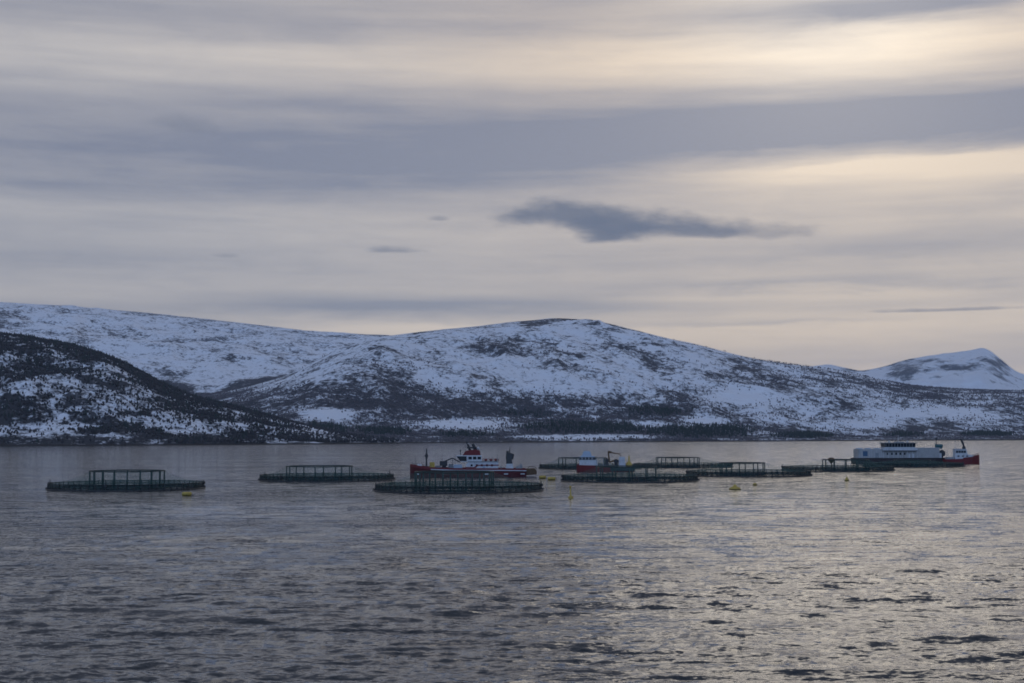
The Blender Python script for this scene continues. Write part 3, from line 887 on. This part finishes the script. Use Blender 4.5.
MB().box(-2.6, -2.2, -2.2, 2.2, 14.4, 14.65).build('radar', 'white_paint', mst)
MB().lathe([(.1, 0), (.6, .2), (.7, .7), (.4, 1.2), (.05, 1.35)], 12, (1.6, 1.6, 11.6)).build('satellite_dome', 'white_paint', wh, True)
MB().tube((1.9, -2, 11.2), (1.9, -2, 15.0), .05, n=4).tube((-3.6, 2.6, 11.2), (-3.6, 2.6, 14.0), .05, n=4).build('aerial', 'dark_steel', wh)
MB().tube((-5.4, -3.4, 9.4), (-5.4, -3.4, 12.2), .10, n=5).box(-5.7, -5.1, -3.7, -3.1, 11.0, 11.5).build('searchlight', 'dark_steel', wh)
MB().tube((9.0, -4.5, 6.8), (9.4, -4.5, 10.2), .14, .08, n=5).build('stern_light_post', 'grey_paint', dh)
# foredeck gear
MB().tube((-18.9, 0, 3.0), (-18.9, 0, 12.4), .38, .22).tube((-19.6, 0, 9.2), (-18.2, 0, 9.2), .45).tube((-18.9, 0, 8.0), (-18.9, 0, 10.2), .5, .42).build('signal_mast', 'dark_steel', ship)
MB().tube((-23.0, 0, 4.6), (-23.4, 0, 9.2), .10, .06, 5).tube((-23.3, -1.1, 7.4), (-23.3, 1.1, 7.4), .05, n=4).tube((-23.0, 0, 4.6), (-21.6, 0, 4.2), .1, n=5).build('jack_staff', 'dark_steel', ship)
MB().lathe([(.3, 0), (1.0, .3), (1.1, 1.0), (.7, 1.6)], 12, (-21.6, -1.5, 4.0)).build('fender', 'white_paint', ship, True)
MB().box(-17.8, -15.4, -3.0, 0.5, 2.9, 6.4, (.3, .3, .2)).build('net_bin', 'yellow_paint', ship, bevel=0.05)
cr = MB().tube((-11.8, -2.0, 2.9), (-11.8, -2.0, 6.6), .85, .7).box(-13.6, -10.6, -3.2, -0.8, 4.9, 6.9).build('deck_crane', 'dark_steel', ship)
MB().path([(-11.8, -2, 6.7), (-8.6, -2, 8.2), (-5.6, -2, 6.4)], .28).build('crane_boom', 'dark_steel', cr)
MB().tube((-8.6, -2, 8.2), (-8.4, -2, 5.2), .10, n=5).build('crane_hook', 'dark_steel', cr)
for xx, h in ((-14.2, 2.0), (-9.2, 2.6), (-6.6, 2.2)):
    MB().tube((xx, -1.2, 4.1), (xx, 2.2, 4.1), h * .42, n=12).box(xx - .9, xx + .9, -1.5, -1.2, 2.9, 2.9 + h).box(xx - .9, xx + .9, 2.2, 2.5, 2.9, 2.9 + h).build('winch', 'grey_paint', ship)
for xx in (-12.8, -7.6): MB().tube((xx, 3.0, 2.9), (xx, 3.0, 10.0), .09, .05, 5).build('aerial', 'dark_steel', ship)
MB().box(-8.2, -4.4, -3.9, -1.4, 2.9, 5.4, (.2, .5, .1)).build('winch_house', 'pale_blue_paint', ship, bevel=0.05)
railing(ship, [(-24.6, -1.6, 5.3), (-21.5, -4.2, 4.9), (-17, -5.6, 4.3)], 0.9, 1.2, 'dark_steel')
# after deck crane, folded
ac = MB().box(12.4, 15.6, -2.4, 1.6, 2.9, 5.6, (.4, .4, .3)).build('crane_pedestal', 'white_paint', ship, bevel=0.06)
MB().box(12.6, 15.2, -1.9, 1.1, 5.6, 8.2, (.2, .5, .2)).tube((13.2, -.4, 7.5), (13.2, -.4, 11.2), .75, .45).tube((14.7, -.4, 7.6), (15.4, -.4, 10.0), .8, .55).box(12.7, 15.2, -1.2, .5, 8.0, 10.2, (.3, .4, .2)).tube((14.0, -.4, 10.0), (14.2, -.4, 13.2), .28, .10).build('after_crane', 'dark_steel', ac)
for xx, h in ((10.6, 4.2), (17.0, 4.6), (18.4, 5.3)):
    MB().box(xx - .6, xx + .6, -3.8, -2.2, 2.9, h, (.1, .1, .1)).tube((xx, -3, h), (xx, -3, h + .9), .12, n=5).build('bollard', 'grey_paint', ship)
# stern ramp with gear heaped on it
MB().prism([(20.2, 0.6), (24.6, 1.0), (24.8, 2.2), (24.0, 3.6), (20.4, 3.4)], -4.2, 4.2).build('stern_ramp', 'brown_gear', ship, bevel=0.15)
MB().path([(21.0, -4.2, 3.4), (21.6, -4.2, 4.4), (24.2, -4.2, 4.2), (24.6, -4.2, 3.2)], .14).build('ramp_rail', 'brown_gear', ship)

# ------------------------------------------------------------------ small workboat (bow to the left)
x, y = spot(605, 640)
wb = thing('workboat', 'small red workboat with white cabin and knuckle crane between two cages', 'workboat', (x, y, 0), R(-2))
st = [(-13.0, 2.6, 3.1, 2.0, 0.2), (-12.0, 3.4, 3.0, 2.9, -0.6), (-9, 3.9, 2.9, 3.6, -1), (-5.0, 4.0, 2.8, 3.8, -1), (-4.6, 4.0, 1.9, 3.8, -1), (2, 4.0, 1.8, 3.8, -1), (9, 3.9, 2.0, 3.7, -1), (12.6, 3.7, 1.9, 3.5, -0.5)]
hull_mesh(st).build('hull', 'red_paint', wb, bevel=0.05)
MB().box(2.0, 12.8, -4.12, -4.0, 0.4, 2.1).box(2.0, 12.8, 4.0, 4.12, 0.4, 2.1).build('side_fender', 'dark_steel', wb)
MB().box(-12.9, -11.9, -3.0, 3.0, 3.0, 3.5, (.2, .0, .2)).build('fore_bulwark', 'dark_red_paint', wb)
cb = MB().box(-11.9, -3.6, -3.1, 3.1, 2.8, 5.3, (.2, .2, .1)).build('cabin', 'white_paint', wb, bevel=0.06)
MB().box(-11.95, -4.6, -3.18, 3.18, 5.3, 6.5, (.35, .2, .15)).build('window_band', 'glass', cb)
for xx in (-10.6, -9.1, -7.6, -6.1): MB().box(xx - .1, xx + .1, -3.2, -3.1, 5.3, 6.5).build('window_post', 'white_paint', cb)
MB().box(-11.6, -4.7, -3.1, 3.1, 6.5, 7.0, (.3, .3, .2)).box(-10.8, -6.2, -2.3, 2.3, 7.0, 9.2, (.9, .8, .5)).build('flybridge', 'pale_blue_paint', cb, bevel=0.08)
MB().tube((-8.4, 0, 9.2), (-8.8, 0, 12.0), .10, .06, 5).tube((-8.7, -.9, 10.8), (-8.7, .9, 10.8), .07, n=4).build('mast', 'grey_paint', cb)
MB().path([(-4.0, -3.2, 3.6), (-4.0, -3.2, 6.1), (-1.0, -3.2, 6.1), (-1.0, -3.2, 2.4)], .12).path([(-4.0, 3.2, 3.6), (-4.0, 3.2, 6.1), (-1.0, 3.2, 6.1), (-1.0, 3.2, 2.4)], .12).build('deck_frame', 'grey_paint', wb)
MB().box(-.2, 1.3, -2.2, -.4, 2.3, 5.6, (.2, .2, .1)).tube((.5, -1.3, 5.6), (.5, -1.3, 6.3), .3).build('capstan', 'dark_steel', wb)
kc = MB().tube((4.6, -1.4, 2.0), (4.6, -1.4, 5.6), .75, .6).box(3.6, 5.8, -2.3, -.5, 4.0, 5.3).build('knuckle_crane', 'dark_steel', wb)
MB().path([(4.2, -1.4, 5.0), (1.6, -1.4, 4.2), (1.2, -1.4, 8.6)], .38).tube((1.0, -1.4, 8.9), (2.6, -1.4, 8.6), .5).path([(1.2, -1.4, 8.7), (4.2, -1.4, 8.2), (6.4, -1.4, 7.8)], .24).tube((6.4, -1.4, 7.8), (6.6, -1.4, 6.4), .14, n=5).build('crane_boom', 'brown_gear', kc)
MB().box(5.8, 8.8, -2.6, 1.8, 2.0, 6.6, (.2, .3, .1)).build('equipment_locker', 'white_paint', wb, bevel=0.05)
MB().lathe([(1.3, 2.0), (1.5, 2.6), (1.1, 4.0), (.35, 4.6), (.3, 7.0), (.05, 7.1)], 12, (10.4, -1.2, 0)).build('marker_buoy', 'yellow_paint', wb, True)
railing(wb, [(-4.4, -3.85, 3.6), (-4.4, -3.85, 2.4), (2.5, -3.85, 2.2)], 0.9, 1.4, 'grey_paint')

# ------------------------------------------------------------------ feed barge
x, y = spot(897, 806)
fb = thing('feed_barge', 'long pale feed barge with a dark-windowed bridge on top', 'barge', (x, y, 0), R(1))
MB().prism([(-25.6, 2.9), (-25.2, -.8), (24.4, -.8), (25.0, 2.9)], -6.5, 6.5).build('hull', 'hull_brown', fb, bevel=0.08)
MB().box(-25.8, 25.2, -6.7, 6.7, 2.9, 3.15).build('deck', 'dark_steel', fb)
hs = MB().box(-24.2, -9.6, -5.4, 5.4, 3.15, 8.2).build('feed_store', 'barge_grey', fb, bevel=0.08)
for xx in np.arange(-23.6, -10, 1.4): MB().box(xx - .06, xx + .06, -5.47, -5.4, 3.2, 8.1).build('wall_rib', 'white_paint', hs)
MB().box(-21.6, -19.0, -5.52, -5.44, 4.2, 7.0).build('blue_panel', 'blue_paint', hs)
MB().box(-14.6, -12.8, -5.52, -5.44, 3.2, 6.0).build('roller_door', 'grey_paint', hs)
for xx in (-22.4, -17.4, -12.4):
    MB().box(xx - 1.2, xx + 1.2, -3, 3, 8.2, 8.75, (.2, .2, .2)).build('hatch', 'pale_blue_paint', hs)
railing(hs, [(-24.1, -5.2, 8.2), (-9.8, -5.2, 8.2)], 0.9, 1.5, 'grey_paint')
ac = MB().box(-9.6, 8.2, -5.2, 5.2, 3.15, 7.0).build('accommodation', 'barge_grey', fb, bevel=0.06)
for xx in (-7.6, -5.2, -2.8, -0.4, 2.0): pane_row(ac, [xx], 1.1, -5.2, 4.9, 6.1)
for xx in (4.6, 6.8): MB().box(xx - .5, xx + .5, -5.28, -5.2, 3.2, 5.5).build('door', 'white_paint', ac)
MB().box(-10.6, 9.0, -6.4, 6.2, 7.0, 7.35).build('walkway', 'dark_steel', ac)
for xx in np.arange(-10.2, 9, 2.7): MB().tube((xx, -6.2, 3.15), (xx, -6.2, 7.0), .12, n=6).build('walkway_post', 'white_paint', ac)
MB().box(-10.6, 9.0, -6.42, -6.36, 7.36, 8.5).build('walkway_screen', 'white_paint', ac)
br = MB().box(-8.8, 8.4, -4.6, 4.6, 7.35, 9.2).build('bridge', 'white_paint', fb, bevel=0.06)
MB().box(-8.6, 8.2, -4.5, 4.5, 9.2, 11.4, (-.3, -.3, -.3)).build('window_band', 'glass', br)
for xx in np.arange(-8.3, 8.2, 1.65): MB().prism([(xx - .10, 9.2), (xx + .10, 9.2), (xx + .10, 11.4), (xx - .10, 11.4)], -4.80, -4.66).build('window_post', 'grey_paint', br)
rf = MB().box(-9.6, 9.2, -5.4, 5.4, 11.4, 11.75).box(-2.0, 3.0, -2, 2, 11.75, 12.3).build('roof', 'grey_paint', br)
MB().tube((0, 0, 12.2), (0, 0, 16.0), .14, .08, 6).tube((0, -1.2, 14.4), (0, 1.2, 14.4), .07, n=4).build('mast', 'white_paint', rf)
for xx in (-5.5, 5.0): MB().lathe([(.2, 0), (.6, .2), (.65, .8), (.1, 1.2)], 10, (xx, -1, 11.75)).build('satellite_dome', 'white_paint', rf, True)
si = MB().box(8.2, 21.6, -5.4, 5.4, 3.15, 8.6).build('silo_hall', 'barge_grey', fb, bevel=0.08)
for xx in np.arange(9.0, 21.4, 1.5): MB().box(xx - .05, xx + .05, -5.47, -5.4, 3.3, 8.5).build('wall_rib', 'barge_grey', si)
MB().box(7.9, 21.9, -5.6, 5.6, 8.6, 8.85).build('roof', 'white_paint', si)
MB().tube((20.6, -3, 3.2), (20.6, -3, 14.2), .34, .22).box(20.2, 21.0, -3.4, -2.6, 13.2, 14.4).build('light_mast', 'dark_steel', fb)
MB().tube((20.2, -2.5, 9.8), (24.2, -2.5, 9.8), 1.05, n=14).box(20.6, 23.8, -3.2, -1.8, 8.2, 9.0).tube((22.0, -2.5, 3.2), (22.0, -2.5, 9), .5).build('feed_blower', 'teal_paint', fb)
MB().tube((23.6, -3.6, 5.6), (23.6, -2.6, 5.6), 1.9, n=18).box(23.0, 24.2, -3.4, -2.8, 3.1, 5.6).build('hose_reel', 'dark_steel', fb)
MB().box(21.7, 22.9, -5.0, -3.8, 3.15, 5.8).build('locker', 'white_paint', fb)
railing(fb, [(-25.5, -6.5, 3.15), (-10.5, -6.5, 3.15)], 1.0, 1.6, 'white_paint')
for xx in np.arange(-23, 24, 5.2): MB().tube((xx, -6.6, 1.2), (xx, -6.95, 1.2), .75, n=12).build('tyre_fender', 'black_pipe', fb)

# ------------------------------------------------------------------ red boat at the right end of the barge (bow to the right)
x, y = spot(959.5, 792)
rb = thing('fishing_boat', 'red boat with white wheelhouse moored at the right end of the barge', 'boat', (x, y, 0), R(2)); rb.scale = (0.9, 0.9, 0.95)
st = [(-10.6, 2.9, 2.7, 2.4, -0.4), (-8, 3.2, 2.7, 2.9, -1), (0, 3.3, 2.9, 3.1, -1), (6, 3.0, 3.5, 2.5, -1), (9.5, 1.9, 4.2, 1.0, -.5), (11.2, 0.35, 4.8, 0.15, .4)]
hull_mesh(st).build('hull', 'red_paint', rb, bevel=0.05)
for s in (-1, 1):
    mb = MB()
    for a, b in zip(st[2:-1], st[3:]):
        mb.add([(a[0], s * a[1], a[2]), (b[0], s * b[1], b[2]), (b[0], s * (b[1] - .1), b[2]), (a[0], s * (a[1] - .1), a[2]),
                (a[0], s * a[1], a[2] + .6), (b[0], s * b[1], b[2] + .6), (b[0], s * (b[1] - .1), b[2] + .6), (a[0], s * (a[1] - .1), a[2] + .6)],
               [(0, 3, 2, 1), (4, 5, 6, 7), (0, 1, 5, 4), (1, 2, 6, 5), (2, 3, 7, 6), (3, 0, 4, 7)])
    mb.build('bulwark', 'red_paint', rb)
ch = MB().prism([(-4.6, 2.7), (7.4, 3.2), (6.6, 4.9), (3.4, 5.5), (-4.6, 5.3)], -2.5, 2.5).build('cabin', 'white_paint', rb, bevel=0.08)
pane_row(ch, [-2.6, 0.2, 2.8], 1.2, -2.5, 4.1, 4.8)
w2 = MB().prism([(-4.4, 5.3), (3.4, 5.3), (2.6, 8.4), (-4.4, 8.4)], -2.2, 2.2).build('wheelhouse', 'white_paint', rb, bevel=0.08)
pane_row(w2, [-3.3, -1.7, -0.1, 1.5], 1.35, -2.2, 6.3, 7.7)
MB().box(-4.9, 3.0, -2.5, 2.5, 8.4, 8.65).build('roof', 'pale_blue_paint', w2)
MB().path([(1.9, 0, 8.6), (1.6, 0, 11.0), (0.2, 0, 14.0)], .62).tube((0.2, 0, 14.0), (-.3, 0, 14.4), .4).box(1.0, 2.6, -.8, .8, 8.6, 10.0).build('mast_crane', 'dark_steel', rb)
MB().tube((-3.8, 0, 8.6), (-3.8, 0, 10.4), .07, n=4).box(-4.2, -3.4, -1, 1, 9.3, 9.6).build('radar', 'white_paint', w2)
railing(rb, [(6.4, -2.6, 4.2), (9.4, -1.7, 4.9), (11.0, -.3, 5.5), (9.4, 1.7, 4.9), (6.4, 2.6, 4.2)], 0.9, 1.2, 'red_paint', r=0.06)
MB().box(-9.4, -5.4, -2.2, 2.2, 2.7, 3.9, (.2, .2, .2)).build('fish_hold', 'grey_paint', rb)

# ------------------------------------------------------------------ yellow buoys
GB = 'yellow mooring buoys round the cages'


def buoy_lying(px, py, length, r, label, rz):
    d = CAMH * F / (py - YH); x, y = spot(px, d)
    t_ = thing('mooring_buoy', label, 'buoy', (x, y, 0.0), rz, GB)
    mb = MB(); n = 12
    prof = [(0.12 * r, -length / 2 - r * .35), (r * .75, -length / 2 - r * .1), (r, -length / 2 + r * .3), (r, length / 2 - r * .3), (r * .75, length / 2 + r * .1), (0.12 * r, length / 2 + r * .35)]
    mb.lathe(prof, n); mb.v = [(c, b, a + r * .45) for a, b, c in mb.v]
    mb.build('float', 'yellow_paint', t_, True)
    MB().ring(r * 1.03, 0, r * .09, 14, 5).build('band', 'black_pipe', t_).rotation_euler = (0, math.pi / 2, 0)
    t_.children[-1].location = (0, 0, r * .45)
    MB().path([(length / 2 + r * .3, 0, r * .45), (length / 2 + r * 1.0, 0, r * .6), (length / 2 + r * .9, 0, r * .1)], r * .10, 5).build('shackle', 'dark_steel', t_)


def buoy_cone(px, py, r, h, label):
    d = CAMH * F / (py - YH); x, y = spot(px, d)
    t_ = thing('mooring_buoy', label, 'buoy', (x, y, 0.0), 0.4, GB)
    MB().lathe([(r * .7, -.4), (r, 0.0), (r, .35), (r * .8, .6), (r * .30, h * .75), (r * .22, h), (r * .05, h + .08)], 14).build('float', 'yellow_paint', t_, True)
    MB().ring(r * 1.0, .2, .09, 18, 5).build('band', 'black_pipe', t_)
    MB().tube((0, 0, h), (0, 0, h + .5), .06, n=5).build('lifting_eye', 'dark_steel', t_)


def buoy_spar(px, py, h, label):
    d = CAMH * F / (py - YH); x, y = spot(px, d)
    t_ = thing('spar_buoy', label, 'buoy', (x, y, 0.0), 0.2); t_.rotation_euler = (R(2), R(-2), 0)
    MB().lathe([(.3, -.8), (.65, -.2), (.70, .35), (.35, .6), (.20, .9), (.17, h)], 12).build('float', 'yellow_paint', t_, True)
    MB().lathe([(.1, 0), (.28, .1), (.28, .5), (.08, .62)], 10, (0, 0, h)).build('lantern', 'yellow_paint', t_, True)


buoy_lying(188, 494.5, 2.3, 0.55, 'yellow buoy lying in the water in front of the leftmost cage', R(6))
buoy_lying(542, 478.5, 2.4, 0.62, 'yellow buoy beside the stern of the large red ship', R(20))
buoy_lying(551, 480.0, 2.6, 0.62, 'yellow buoy in the gap right of the nearest cage, nearer of two', R(-12))
buoy_spar(570, 498.0, 2.6, 'tall thin yellow spar buoy standing upright in open water below the small workboat')
buoy_cone(733.5, 490.0, 1.75, 1.5, 'broad conical yellow buoy in front of the middle right-hand cage')
buoy_cone(753.5, 485.5, 0.7, 0.8, 'small yellow buoy just behind the broad conical one')
buoy_cone(845.0, 481.5, 0.8, 1.5, 'small yellow buoy in front of the cage with the brown feed spreader')

# ------------------------------------------------------------------ haze
hz = MB().box(-20500, 20500, -20500, 20500, -75, 1100)
hz_m = bpy.data.materials.new('haze_air'); hz_m.use_nodes = True; MATS['haze_air'] = hz_m
t = NT(hz_m.node_tree); o = t.n('ShaderNodeOutputMaterial'); pv = t.n('ShaderNodeVolumePrincipled')
pv.inputs['Color'].default_value = (0.66, 0.80, 1.0, 1); pv.inputs['Density'].default_value = 2.1e-5; pv.inputs['Anisotropy'].default_value = 0.0
t.t.links.new(pv.outputs[0], o.inputs['Volume'])
haze = hz.build('haze', 'haze_air'); haze['kind'] = 'stuff'; haze['label'] = 'thin blue winter haze over the fjord'
